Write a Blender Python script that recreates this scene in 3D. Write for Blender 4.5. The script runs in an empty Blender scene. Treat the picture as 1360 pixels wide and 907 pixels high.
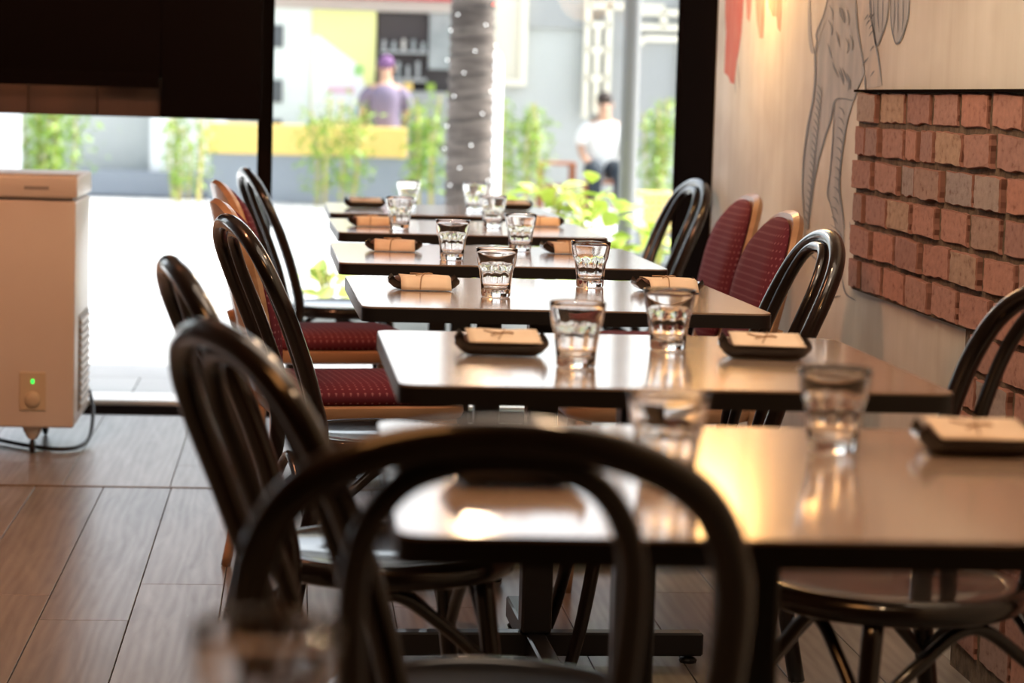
import bpy, bmesh, math, random
from mathutils import Vector, Matrix
from mathutils.geometry import tessellate_polygon
random.seed(11)
PI = math.pi
SC = bpy.context.scene
COL = SC.collection

# ------------------------------------------------------------------ camera
F_PX, YAW, PITCH, ROLL, CAM_Z = 3200.0, 0.0908544, 0.1005784, 0.0287350, 1.1363
cy, sy, cp, sp = math.cos(YAW), math.sin(YAW), math.cos(PITCH), math.sin(PITCH)
FW = Vector((sy*cp, cy*cp, -sp)); RT = Vector((cy, -sy, 0)); UP = RT.cross(FW)
R2 = RT*math.cos(ROLL) + UP*math.sin(ROLL); U2 = -RT*math.sin(ROLL) + UP*math.cos(ROLL)
cam_data = bpy.data.cameras.new('camera'); cam = bpy.data.objects.new('camera', cam_data); COL.objects.link(cam)
cam.matrix_world = Matrix(((R2.x, U2.x, -FW.x, 0), (R2.y, U2.y, -FW.y, 0), (R2.z, U2.z, -FW.z, CAM_Z), (0, 0, 0, 1)))
cam_data.sensor_fit = 'HORIZONTAL'; cam_data.sensor_width = 22.3; cam_data.lens = F_PX/1360*22.3
cam_data.clip_start = 0.05; cam_data.clip_end = 300
cam_data.dof.use_dof = True; cam_data.dof.focus_distance = 4.95; cam_data.dof.aperture_fstop = 2.6
SC.camera = cam

# ------------------------------------------------------------------ world, sun, exposure
w = bpy.data.worlds.new('world'); SC.world = w; w.use_nodes = True
nt = w.node_tree; nt.nodes.clear()
sky = nt.nodes.new('ShaderNodeTexSky'); sky.sky_type = 'NISHITA'; sky.sun_disc = False
sky.sun_elevation = math.radians(44); sky.sun_rotation = math.radians(82); sky.dust_density = 3.0; sky.air_density = 1.0
bg = nt.nodes.new('ShaderNodeBackground'); bg.inputs['Strength'].default_value = 0.52
wo = nt.nodes.new('ShaderNodeOutputWorld')
hz = nt.nodes.new('ShaderNodeHueSaturation'); hz.inputs['Saturation'].default_value = 0.35
nt.links.new(sky.outputs[0], hz.inputs['Color']); nt.links.new(hz.outputs[0], bg.inputs[0]); nt.links.new(bg.outputs[0], wo.inputs[0])
sd = bpy.data.lights.new('sun', 'SUN'); sd.energy = 9.0; sd.angle = math.radians(0.6); sd.color = (1.0, 0.95, 0.86)
sun = bpy.data.objects.new('sun', sd); COL.objects.link(sun); sun.location = (6, 12, 12)
sun.rotation_euler = Vector((-0.72, -0.10, -0.70)).to_track_quat('-Z', 'Y').to_euler()
SC.view_settings.view_transform = 'Standard'; SC.view_settings.look = 'None'
SC.view_settings.gamma = 1.0; SC.view_settings.use_curve_mapping = False
SC.view_settings.exposure = 0.12
SC.cycles.max_bounces = 10; SC.cycles.transparent_max_bounces = 16; SC.cycles.transmission_bounces = 10
SC.cycles.sample_clamp_indirect = 6.0

def area(name, loc, size, energy, col, direction=(0, 0, -1), sizey=None):
    d = bpy.data.lights.new(name, 'AREA'); d.energy = energy; d.color = col; d.size = size
    if sizey: d.shape = 'RECTANGLE'; d.size_y = sizey
    o = bpy.data.objects.new(name, d); COL.objects.link(o); o.location = loc
    o.rotation_euler = Vector(direction).to_track_quat('-Z', 'Y').to_euler()
    return o
WARM = (1.0, 0.62, 0.36)
area('ceiling_light_over_tables', (0.9, 4.2, 2.72), 1.6, 36, (1.0, 0.80, 0.62), (0.1, 0.1, -1), 3.0)
area('ceiling_light_by_freezer', (-1.1, 5.2, 2.6), 0.5, 38, (1.0, 0.40, 0.19), (0.05, 1.0, -0.85))
area('ceiling_light_over_brick', (0.5, 3.4, 2.7), 0.6, 12, (1.0, 0.74, 0.54), (0.7, 0.6, -1.1))
area('ceiling_light_over_aisle', (-0.55, 1.9, 2.65), 0.9, 18, (1.0, 0.42, 0.13))

# ------------------------------------------------------------------ materials
def mat(name, color=(0.5, 0.5, 0.5), rough=0.5, metal=0.0, spec=0.5, coat=0.0, coat_rough=0.05, build=None, emis=None, estr=0, trans=0, ior=1.45, sheen=0):
    m = bpy.data.materials.new(name); m.use_nodes = True
    n = m.node_tree; b = n.nodes['Principled BSDF']
    b.inputs['Base Color'].default_value = (*color, 1); b.inputs['Roughness'].default_value = rough
    b.inputs['Metallic'].default_value = metal; b.inputs['Specular IOR Level'].default_value = spec
    b.inputs['Coat Weight'].default_value = coat; b.inputs['Coat Roughness'].default_value = coat_rough
    b.inputs['Transmission Weight'].default_value = trans; b.inputs['IOR'].default_value = ior
    b.inputs['Sheen Weight'].default_value = sheen
    if emis: b.inputs['Emission Color'].default_value = (*emis, 1); b.inputs['Emission Strength'].default_value = estr
    if build: build(n, b)
    return m
def N(n, t, **kw):
    x = n.nodes.new(t)
    for k, v in kw.items():
        if k in x.inputs: x.inputs[k].default_value = v
        else: setattr(x, k, v)
    return x
def coords(n, scale=(1, 1, 1), kind='Object', rnd=False):
    tc = N(n, 'ShaderNodeTexCoord'); mp = N(n, 'ShaderNodeMapping'); mp.inputs['Scale'].default_value = scale
    n.links.new(tc.outputs[kind], mp.inputs['Vector'])
    if rnd:
        oi = N(n, 'ShaderNodeObjectInfo'); mu = N(n, 'ShaderNodeMath', operation='MULTIPLY'); mu.inputs[1].default_value = 37
        n.links.new(oi.outputs['Random'], mu.inputs[0])
        cb = N(n, 'ShaderNodeCombineXYZ')
        for i in range(3): n.links.new(mu.outputs[0], cb.inputs[i])
        n.links.new(cb.outputs[0], mp.inputs['Location'])
    return mp
def ramp(n, stops):
    r = N(n, 'ShaderNodeValToRGB'); e = r.color_ramp.elements
    while len(e) < len(stops): e.new(0.5)
    for i, (p, c) in enumerate(stops): e[i].position = p; e[i].color = (*c, 1)
    return r
def noisy(c1, c2, scale=(5, 5, 5), ns=1.0, detail=4, bump=0.0, rnd=False, lo=0.35, hi=0.65, kind='Object'):
    def f(n, b):
        mp = coords(n, scale, kind, rnd); t = N(n, 'ShaderNodeTexNoise'); t.inputs['Scale'].default_value = ns; t.inputs['Detail'].default_value = detail
        n.links.new(mp.outputs[0], t.inputs['Vector'])
        r = ramp(n, [(lo, c1), (hi, c2)]); n.links.new(t.outputs[0], r.inputs[0]); n.links.new(r.outputs[0], b.inputs['Base Color'])
        if bump:
            bp = N(n, 'ShaderNodeBump'); bp.inputs['Strength'].default_value = bump; bp.inputs['Distance'].default_value = 0.01
            n.links.new(t.outputs[0], bp.inputs['Height']); n.links.new(bp.outputs[0], b.inputs['Normal'])
    return f
def plank_nodes(base, dark, tint=0.15):
    def f(n, b):
        mp = coords(n, (14, 1.6, 8), 'Object', True)
        t1 = N(n, 'ShaderNodeTexNoise'); t1.inputs['Scale'].default_value = 1.5; t1.inputs['Detail'].default_value = 5; t1.inputs['Distortion'].default_value = 1.2
        n.links.new(mp.outputs[0], t1.inputs['Vector'])
        wv = N(n, 'ShaderNodeTexWave'); wv.inputs['Scale'].default_value = 0.9; wv.inputs['Distortion'].default_value = 9; wv.inputs['Detail'].default_value = 2; wv.inputs['Detail Scale'].default_value = 0.8
        n.links.new(mp.outputs[0], wv.inputs['Vector'])
        mx = N(n, 'ShaderNodeMix', data_type='RGBA'); mx.inputs[0].default_value = 0.16
        n.links.new(t1.outputs[0], mx.inputs[6]); n.links.new(wv.outputs[0], mx.inputs[7])
        r = ramp(n, [(0.25, dark), (0.75, base)]); n.links.new(mx.outputs[2], r.inputs[0])
        oi = N(n, 'ShaderNodeObjectInfo'); hs = N(n, 'ShaderNodeHueSaturation'); mr = N(n, 'ShaderNodeMapRange')
        mr.inputs['To Min'].default_value = 1-tint; mr.inputs['To Max'].default_value = 1+tint
        n.links.new(oi.outputs['Random'], mr.inputs['Value']); n.links.new(mr.outputs[0], hs.inputs['Value'])
        n.links.new(r.outputs[0], hs.inputs['Color']); n.links.new(hs.outputs[0], b.inputs['Base Color'])
        bp = N(n, 'ShaderNodeBump'); bp.inputs['Strength'].default_value = 0.07; bp.inputs['Distance'].default_value = 0.004
        n.links.new(mx.outputs[2], bp.inputs['Height']); n.links.new(bp.outputs[0], b.inputs['Normal'])
        mr2 = N(n, 'ShaderNodeMapRange'); mr2.inputs['To Min'].default_value = 0.36; mr2.inputs['To Max'].default_value = 0.26
        n.links.new(mx.outputs[2], mr2.inputs['Value']); n.links.new(mr2.outputs[0], b.inputs['Roughness'])
    return f
def fabric_nodes(n, b):
    tc = N(n, 'ShaderNodeTexCoord'); sx = N(n, 'ShaderNodeSeparateXYZ'); n.links.new(tc.outputs['UV'], sx.inputs[0])
    def s(i, off=0.0):
        m = N(n, 'ShaderNodeMath', operation='MULTIPLY'); m.inputs[1].default_value = 2*PI*(75 if i == 0 else 60)
        n.links.new(sx.outputs[i], m.inputs[0]); c = N(n, 'ShaderNodeMath', operation='COSINE'); n.links.new(m.outputs[0], c.inputs[0]); return c
    a, c = s(0), s(1)
    ad = N(n, 'ShaderNodeMath', operation='ADD'); n.links.new(a.outputs[0], ad.inputs[0]); n.links.new(c.outputs[0], ad.inputs[1])
    r = ramp(n, [(0.0, (0.135, 0.026, 0.042)), (0.62, (0.135, 0.026, 0.042)), (0.95, (0.32, 0.14, 0.16))])
    mr = N(n, 'ShaderNodeMapRange'); mr.inputs['From Min'].default_value = 0; mr.inputs['From Max'].default_value = 2
    n.links.new(ad.outputs[0], mr.inputs['Value']); n.links.new(mr.outputs[0], r.inputs[0]); n.links.new(r.outputs[0], b.inputs['Base Color'])
def brick_nodes(n, b):
    mp = coords(n, (0.6, 9, 5), 'Object', True)
    t = N(n, 'ShaderNodeTexNoise'); t.inputs['Scale'].default_value = 1.0; t.inputs['Detail'].default_value = 6; n.links.new(mp.outputs[0], t.inputs['Vector'])
    oi = N(n, 'ShaderNodeObjectInfo')
    r = ramp(n, [(0.0, (0.33, 0.18, 0.15)), (0.3, (0.41, 0.235, 0.19)), (0.5, (0.45, 0.215, 0.155)), (0.72, (0.31, 0.205, 0.19)), (0.86, (0.44, 0.31, 0.215)), (1.0, (0.31, 0.28, 0.29))])
    n.links.new(oi.outputs['Random'], r.inputs[0])
    r2 = ramp(n, [(0.27, (0.62, 0.48, 0.44)), (0.42, (0.97, 0.95, 0.94)), (0.72, (1.18, 1.16, 1.14))]); n.links.new(t.outputs[0], r2.inputs[0])
    mx = N(n, 'ShaderNodeMix', data_type='RGBA', blend_type='MULTIPLY'); mx.inputs[0].default_value = 1
    n.links.new(r.outputs[0], mx.inputs[6]); n.links.new(r2.outputs[0], mx.inputs[7]); n.links.new(mx.outputs[2], b.inputs['Base Color'])
    bp = N(n, 'ShaderNodeBump'); bp.inputs['Strength'].default_value = 0.35; bp.inputs['Distance'].default_value = 0.004
    n.links.new(t.outputs[0], bp.inputs['Height']); n.links.new(bp.outputs[0], b.inputs['Normal'])
def pane_mat(name, tint=(1, 1, 1)):
    m = bpy.data.materials.new(name); m.use_nodes = True; n = m.node_tree; n.nodes.clear()
    tr = N(n, 'ShaderNodeBsdfTransparent'); tr.inputs[0].default_value = (*tint, 1)
    gl = N(n, 'ShaderNodeBsdfGlossy'); gl.inputs['Roughness'].default_value = 0.02
    fr = N(n, 'ShaderNodeFresnel'); fr.inputs[0].default_value = 1.18
    mx = N(n, 'ShaderNodeMixShader'); o = N(n, 'ShaderNodeOutputMaterial')
    n.links.new(fr.outputs[0], mx.inputs[0]); n.links.new(tr.outputs[0], mx.inputs[1]); n.links.new(gl.outputs[0], mx.inputs[2]); n.links.new(mx.outputs[0], o.inputs[0])
    return m

M = {}
M['black_wood'] = mat('black_wood', (0.012, 0.008, 0.007), 0.30, spec=0.3, coat=0.9, coat_rough=0.07, build=noisy((0.004, 0.0025, 0.002), (0.013, 0.007, 0.005), (8, 8, 2)))
M['tan_wood'] = mat('tan_wood', (0.38, 0.20, 0.10), 0.35, coat=0.3, build=noisy((0.38, 0.22, 0.12), (0.52, 0.32, 0.19), (6, 6, 30)))
M['fabric'] = mat('burgundy_fabric', rough=0.9, spec=0.2, build=fabric_nodes)
def table_nodes(n, b):
    mp = coords(n, (1.3, 26, 10)); t = N(n, 'ShaderNodeTexNoise'); t.inputs['Scale'].default_value = 2.2; t.inputs['Detail'].default_value = 6
    n.links.new(mp.outputs[0], t.inputs['Vector'])
    r = ramp(n, [(0.3, (0.34, 0.24, 0.172)), (0.7, (0.44, 0.32, 0.24))]); n.links.new(t.outputs[0], r.inputs[0]); n.links.new(r.outputs[0], b.inputs['Base Color'])
    mr = N(n, 'ShaderNodeMapRange'); mr.inputs['To Min'].default_value = 0.15; mr.inputs['To Max'].default_value = 0.21
    n.links.new(t.outputs[0], mr.inputs['Value']); n.links.new(mr.outputs[0], b.inputs['Roughness'])
M['laminate'] = mat('brown_laminate', rough=0.22, spec=0.6, coat=0.6, coat_rough=0.10, build=table_nodes)
M['black_edge'] = mat('black_edge', (0.012, 0.010, 0.010), 0.35)
M['black_metal'] = mat('black_metal', (0.012, 0.011, 0.011), 0.38, 0.0, coat=0.2)
M['tray_black'] = mat('tray_black', (0.014, 0.011, 0.010), 0.25, coat=0.5)
M['kraft'] = mat('kraft_paper', rough=0.8, build=noisy((0.76, 0.59, 0.42), (0.84, 0.67, 0.50), (20, 20, 20)))
M['string'] = mat('twine', (0.42, 0.27, 0.16), 0.9)
M['napkin'] = mat('dark_napkin', (0.10, 0.05, 0.035), 0.85)
M['glass'] = mat('clear_glass', (1.0, 0.985, 0.97), 0.0, trans=1.0, ior=1.46)
M['plank'] = mat('floor_plank', build=plank_nodes((0.27, 0.245, 0.22), (0.15, 0.128, 0.112)))
M['tile'] = mat('floor_tile', build=plank_nodes((0.30, 0.285, 0.27), (0.20, 0.18, 0.168), 0.08))
M['joint'] = mat('floor_joint', (0.03, 0.025, 0.02), 0.8)
M['brass'] = mat('brass_strip', (0.25, 0.17, 0.10), 0.4, 0.6)
def wall_nodes(n, b):
    mp = coords(n, (1, 7, 0.9)); t = N(n, 'ShaderNodeTexNoise'); t.inputs['Scale'].default_value = 1.6; t.inputs['Detail'].default_value = 6
    n.links.new(mp.outputs[0], t.inputs['Vector'])
    mp2 = coords(n, (1, 1.2, 1.8)); t2 = N(n, 'ShaderNodeTexNoise'); t2.inputs['Scale'].default_value = 1.7; t2.inputs['Detail'].default_value = 3
    n.links.new(mp2.outputs[0], t2.inputs['Vector'])
    r = ramp(n, [(0.30, (0.68, 0.66, 0.59)), (0.47, (0.74, 0.73, 0.66)), (0.7, (0.79, 0.78, 0.72))]); n.links.new(t.outputs[0], r.inputs[0])
    r2 = ramp(n, [(0.36, (0.80, 0.76, 0.74)), (0.58, (1, 1, 1))]); n.links.new(t2.outputs[0], r2.inputs[0])
    mx = N(n, 'ShaderNodeMix', data_type='RGBA', blend_type='MULTIPLY'); mx.inputs[0].default_value = 1
    n.links.new(r.outputs[0], mx.inputs[6]); n.links.new(r2.outputs[0], mx.inputs[7]); n.links.new(mx.outputs[2], b.inputs['Base Color'])
M['wall_paint'] = mat('whitewashed_wall', rough=0.7, build=wall_nodes)
M['dark_wall'] = mat('dark_wall', (0.05, 0.035, 0.03), 0.6)
M['ceiling'] = mat('ceiling_paint', (0.25, 0.21, 0.18), 0.8)
M['mural_grey'] = mat('mural_grey_paint', rough=0.75, build=noisy((0.39, 0.43, 0.47), (0.52, 0.54, 0.56), (1, 9, 4), 2))
M['mural_line'] = mat('mural_line_paint', (0.21, 0.25, 0.30), 0.75)
M['mural_pale'] = mat('mural_pale_paint', rough=0.75, build=noisy((0.50, 0.50, 0.49), (0.64, 0.60, 0.55), (1, 9, 4), 2))
M['mural_red'] = mat('mural_red_paint', rough=0.7, build=noisy((0.62, 0.10, 0.04), (0.64, 0.19, 0.10), (1, 25, 5), 2))
M['mural_pink'] = mat('mural_pink_paint', rough=0.7, build=noisy((0.56, 0.22, 0.16), (0.62, 0.36, 0.28), (1, 25, 5), 2))
M['brick'] = mat('old_brick', rough=0.85, build=brick_nodes)
M['brick_edge'] = mat('brick_fired_edge', (0.27, 0.125, 0.09), 0.9)
M['mortar'] = mat('mortar', rough=0.95, build=noisy((0.10, 0.072, 0.048), (0.19, 0.14, 0.095), (40, 40, 40), bump=0.5))
M['frame_black'] = mat('window_frame_black', (0.010, 0.007, 0.006), 0.9, spec=0.0)
M['pane'] = pane_mat('window_glass', (0.97, 0.985, 0.98))
M['sill'] = mat('white_sill', (0.75, 0.75, 0.73), 0.3)
M['panel_gloss'] = mat('black_gloss_panel', (0.006, 0.004, 0.004), 0.12)
M['slat_wood'] = mat('dark_slat_wood', rough=0.5, build=noisy((0.035, 0.018, 0.012), (0.06, 0.030, 0.020), (6, 6, 1), rnd=True))
M['freezer'] = mat('freezer_enamel', rough=0.32, build=noisy((0.60, 0.53, 0.47), (0.66, 0.60, 0.54), (2, 2, 2)))
M['freezer_dirty'] = mat('freezer_plate', (0.55, 0.46, 0.33), 0.4)
M['grey_plastic'] = mat('grey_plastic', (0.30, 0.28, 0.26), 0.5)
M['green_led'] = mat('green_led', (0.0, 0.3, 0.02), 0.4, emis=(0.02, 1.0, 0.10), estr=2.0)
M['rubber'] = mat('rubber', (0.015, 0.015, 0.015), 0.5)
M['paving'] = mat('pale_paving', rough=0.7, build=noisy((0.44, 0.45, 0.47), (0.52, 0.53, 0.55), (1, 1, 1), 1.5, rnd=True))
M['street'] = mat('street_paving', rough=0.8, build=noisy((0.55, 0.56, 0.58), (0.68, 0.68, 0.69), (0.6, 3, 1), 1.0))
M['concrete'] = mat('grey_concrete', rough=0.85, build=noisy((0.23, 0.25, 0.25), (0.34, 0.36, 0.36), (4, 4, 4)))
M['soil'] = mat('soil', (0.05, 0.035, 0.025), 0.95)
M['pale_render'] = mat('pale_green_render', (0.72, 0.78, 0.75), 0.8)
M['grey_render'] = mat('grey_render', (0.47, 0.49, 0.48), 0.8)
M['mid_grey'] = mat('mid_grey_render', (0.33, 0.34, 0.34), 0.8)
M['white_render'] = mat('white_render', (0.82, 0.84, 0.85), 0.7)
M['fascia'] = mat('stone_fascia', (0.50, 0.48, 0.44), 0.8)
M['blue_grey'] = mat('blue_grey_plinth', (0.27, 0.30, 0.35), 0.8)
M['yellow'] = mat('yellow_paint', (0.82, 0.58, 0.18), 0.6)
M['shop_shade'] = mat('shop_interior_shade', (0.055, 0.045, 0.045), 0.7)  # dark colour stands in for the shade inside the shop
M['window_dark'] = mat('window_dark', (0.10, 0.11, 0.12), 0.3)
M['cream'] = mat('cream_paint', (0.78, 0.73, 0.60), 0.7)
M['cream_panel'] = mat('cream_panel', (0.66, 0.62, 0.52), 0.7)
M['red_awning'] = mat('red_awning', (0.55, 0.06, 0.07), 0.7)
M['leaf'] = mat('leaf_green', rough=0.5, build=noisy((0.13, 0.26, 0.03), (0.30, 0.42, 0.06), (6, 6, 6), rnd=True))
M['leaf_bright'] = mat('leaf_bright', rough=0.45, build=noisy((0.42, 0.60, 0.08), (0.72, 0.78, 0.25), (3, 3, 3), rnd=True))
M['cane'] = mat('bamboo_cane', (0.45, 0.38, 0.14), 0.5)
M['bark'] = mat('palm_bark', rough=0.9, build=noisy((0.085, 0.068, 0.060), (0.20, 0.165, 0.145), (3, 3, 14), 1.5, bump=0.6))
M['bulb_white'] = mat('fairy_light_white', (1, 1, 1), emis=(1, 1, 1), estr=3)
M['bulb_red'] = mat('fairy_light_red', (1, 0.1, 0.05), emis=(1, 0.10, 0.06), estr=5)
M['steel'] = mat('grey_pole', (0.20, 0.205, 0.21), 0.45, 0.1)
M['shirt_white'] = mat('white_tshirt', (0.85, 0.85, 0.85), 0.8)
M['shirt_purple'] = mat('purple_grey_shirt', (0.20, 0.16, 0.24), 0.8)
M['trousers'] = mat('dark_trousers', (0.03, 0.04, 0.055), 0.8)
M['skin'] = mat('skin', (0.55, 0.32, 0.22), 0.55)
M['hair'] = mat('hair', (0.035, 0.022, 0.018), 0.6)
M['cap'] = mat('purple_cap', (0.17, 0.08, 0.20), 0.8)
M['stool_wood'] = mat('reddish_wood', (0.42, 0.14, 0.06), 0.5)
M['lantern'] = mat('lantern_paper', (1, 0.75, 0.45), 0.6, emis=(1.0, 0.55, 0.20), estr=16)
M['lamp_bulb'] = mat('lamp_bulb', (1, 0.8, 0.5), 0.3, emis=(1.0, 0.72, 0.40), estr=150)
M['led'] = mat('warm_led_strip', (1, 0.7, 0.4), 0.3, emis=(1.0, 0.50, 0.24), estr=7)

# ------------------------------------------------------------------ helpers
def obj(name, me, m=None, parent=None, loc=None, smooth=None, auto=False):
    if isinstance(me, bmesh.types.BMesh):
        d = bpy.data.meshes.new(name); bmesh.ops.recalc_face_normals(me, faces=me.faces); me.to_mesh(d); me.free(); me = d
    if m and len(me.materials) == 0: me.materials.append(M[m] if isinstance(m, str) else m)
    if smooth:
        for p in me.polygons: p.use_smooth = True
        if auto:
            try: me.set_sharp_from_angle(angle=math.radians(auto))
            except Exception: pass
    o = bpy.data.objects.new(name, me); COL.objects.link(o)
    if parent: o.parent = parent
    if loc: o.location = loc
    return o
def tag(o, label=None, cat=None, group=None, kind=None):
    if label: o['label'] = label
    if cat: o['category'] = cat
    if group: o['group'] = group
    if kind: o['kind'] = kind
    return o
def empty(name, loc=(0, 0, 0), rz=0):
    o = bpy.data.objects.new(name, None); COL.objects.link(o); o.location = loc; o.rotation_euler = (0, 0, rz); o.empty_display_size = 0.1
    return o
def struct(name, me, m, parent=None, **k):
    o = obj(name, me, m, parent, **k)
    if not parent: o['kind'] = 'structure'
    return o
def copy_tree(o, parent=None):
    c = o.copy(); COL.objects.link(c)
    if parent: c.parent = parent
    for ch in [x for x in KIDS.get(o.name, [])]: pass
    for ch in o.children: copy_tree(ch, c)
    return c
KIDS = {}
def box_bm(x0, x1, y0, y1, z0, z1, bev=0.0, seg=1, bm=None):
    nb = bmesh.new(); bmesh.ops.create_cube(nb, size=1)
    for v in nb.verts:
        v.co = Vector(((x0+x1)/2+v.co.x*(x1-x0), (y0+y1)/2+v.co.y*(y1-y0), (z0+z1)/2+v.co.z*(z1-z0)))
    if bev: bmesh.ops.bevel(nb, geom=list(nb.edges), offset=bev, segments=seg, affect='EDGES', profile=0.5)
    if bm is None: return nb
    merge(bm, nb); return bm
def merge(bm, nb):
    d = bpy.data.meshes.new('tmp'); nb.to_mesh(d); nb.free(); bm.from_mesh(d); bpy.data.meshes.remove(d)
def smooth_path(pts, n=6, closed=False):
    P = [Vector(p) for p in pts]; out = []; L = len(P)
    rng = range(L) if closed else range(L-1)
    for i in rng:
        p1, p2 = P[i], P[(i+1) % L]
        p0 = P[i-1] if (closed or i > 0) else p1*2-p2
        p3 = P[(i+2) % L] if (closed or i < L-2) else p2*2-p1
        for k in range(n):
            t = k/n
            out.append(0.5*((2*p1)+(p2-p0)*t+(2*p0-5*p1+4*p2-p3)*t*t+(3*p1-p0-3*p2+p3)*t**3))
    if not closed: out.append(P[-1])
    return out
def tube(pts, r, seg=12, closed=False, bm=None, n=6, flat=1.0):
    path = smooth_path(pts, n, closed) if n > 1 else [Vector(p) for p in pts]
    bm = bm or bmesh.new(); L = len(path); rings = []
    rad = r if callable(r) else (lambda t: r)
    t0 = (path[1]-path[0]).normalized(); ref = Vector((0, 0, 1)) if abs(t0.z) < 0.9 else Vector((1, 0, 0))
    nrm = (ref - t0*ref.dot(t0)).normalized()
    for i in range(L):
        a = path[i-1] if (i > 0 or closed) else path[i]; b = path[(i+1) % L] if (i < L-1 or closed) else path[i]
        t = (b-a).normalized(); nrm = (nrm - t*nrm.dot(t)).normalized(); bn = t.cross(nrm); rr = rad(i/(L-1))
        rings.append([bm.verts.new(path[i] + (nrm*math.cos(2*PI*k/seg)*flat + bn*math.sin(2*PI*k/seg))*rr) for k in range(seg)])
    for i in range(L if closed else L-1):
        A, B = rings[i], rings[(i+1) % L]
        for k in range(seg): bm.faces.new((A[k], A[(k+1) % seg], B[(k+1) % seg], B[k]))
    if not closed: bm.faces.new(rings[0][::-1]); bm.faces.new(rings[-1])
    return bm
def lathe(prof, seg=32, bm=None, cx=0, cy=0, mod=None):
    bm = bm or bmesh.new(); rings = []
    for r, z in prof:
        if r < 1e-6: rings.append([bm.verts.new((cx, cy, z))])
        else:
            ring = []
            for k in range(seg):
                a = 2*PI*k/seg; rr = r*(mod(a, z, r) if mod else 1)
                ring.append(bm.verts.new((cx+rr*math.cos(a), cy+rr*math.sin(a), z)))
            rings.append(ring)
    for A, B in zip(rings, rings[1:]):
        for k in range(seg):
            k2 = (k+1) % seg
            if len(A) == 1 and len(B) > 1: bm.faces.new((A[0], B[k], B[k2]))
            elif len(B) == 1 and len(A) > 1: bm.faces.new((A[k], A[k2], B[0]))
            elif len(A) > 1: bm.faces.new((A[k], A[k2], B[k2], B[k]))
    return bm
def round_rect(x0, x1, y0, y1, r, n=6):
    pts = []
    for cx, cy_, a0 in ((x1-r, y1-r, 0), (x0+r, y1-r, PI/2), (x0+r, y0+r, PI), (x1-r, y0+r, 1.5*PI)):
        for k in range(n+1): pts.append((cx+r*math.cos(a0+k*PI/2/n), cy_+r*math.sin(a0+k*PI/2/n)))
    return pts
def prism(pts, z0, z1, bm=None):
    bm = bm or bmesh.new()
    a = [bm.verts.new((x, y, z0)) for x, y in pts]; b = [bm.verts.new((x, y, z1)) for x, y in pts]
    bm.faces.new(a[::-1]); bm.faces.new(b)
    for i in range(len(pts)): j = (i+1) % len(pts); bm.faces.new((a[i], a[j], b[j], b[i]))
    return bm
def ell(cx, cy_, cz, rx, ry, rz, seg=16, rings=10, bm=None):
    nb = bmesh.new(); bmesh.ops.create_uvsphere(nb, u_segments=seg, v_segments=rings, radius=1)
    for v in nb.verts: v.co = Vector((cx+v.co.x*rx, cy_+v.co.y*ry, cz+v.co.z*rz))
    if bm is None: return nb
    merge(bm, nb); return bm

# ------------------------------------------------------------------ room shell
WX, WIN_Y, FLOOR_Y = 1.374, 8.68, 6.88      # right wall, window line, where planks give way to tiles
XL, YB, ZC = -3.0, -1.8, 2.75
floor = struct('floor', box_bm(XL, WX, YB, 8.66, -0.10, -0.006), 'joint')
# planks nearest the camera are wood, 0.191 wide
def plank(x0, x1, y0, y1, m, nm):
    g = 0.0012
    bm = box_bm(-(x1-x0)/2+g, (x1-x0)/2-g, -(y1-y0)/2+g, (y1-y0)/2-g, -0.006, 0.0, 0.0008)
    o = obj(nm, bm, m, floor, loc=((x0+x1)/2, (y0+y1)/2, 0)); return o
PW = 0.191; x = -0.531-PW*7
col_i = 0
fixed = {7: 5.127, 8: 5.514, 9: 5.514+0.35}
while x < WX-0.01:
    x1 = min(x+PW, WX)
    base = fixed.get(col_i, 5.0 + ((col_i*0.47) % 1.22)); y = base - 1.22*5
    while y > 0.4: y -= 1.22
    y0 = 0.5
    cuts = [0.5]+[c for c in [base-1.85*k for k in range(6, -3, -1)] if 0.7 < c < FLOOR_Y-0.15]+[FLOOR_Y-0.008]
    if x1 > -1.75:
        for a, b in zip(cuts, cuts[1:]): plank(x, x1, a, b, 'plank', 'plank')
    x = x1; col_i += 1
x = -0.65-0.305*5; ci = 0
while x < WX-0.01:
    x1 = min(x+0.305, WX)
    cut = {4: [7.31], 5: [], 6: [7.29]}.get(ci, [7.3 if ci % 2 == 0 else 7.95])
    cuts = [FLOOR_Y+0.008]+cut+[8.42]
    for a, b in zip(cuts, cuts[1:]): plank(x, x1, a, b, 'tile', 'tile')
    x = x1; ci += 1
struct('floor_strip', box_bm(XL, WX, FLOOR_Y-0.008, FLOOR_Y+0.008, -0.006, 0.002), 'brass', floor)
struct('threshold', box_bm(XL, WX, 8.42, 8.64, -0.006, 0.004), 'frame_black', floor)
wall_r = struct('wall_right', box_bm(WX, WX+0.12, YB, 8.70, -0.1, ZC), 'wall_paint')
struct('wall_left', box_bm(XL-0.12, XL, YB, 8.70, -0.1, ZC), 'dark_wall')
struct('wall_back', box_bm(XL-0.12, WX+0.12, YB-0.12, YB, -0.1, ZC), 'dark_wall')
struct('ceiling', box_bm(XL-0.12, WX+0.12, YB-0.12, 8.70, ZC, ZC+0.1), 'ceiling')
struct('trim_1', box_bm(1.368, WX-0.0005, 7.93, 8.64, 0, ZC), 'frame_black')      # dark jamb panel at the end of the mural wall

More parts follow.
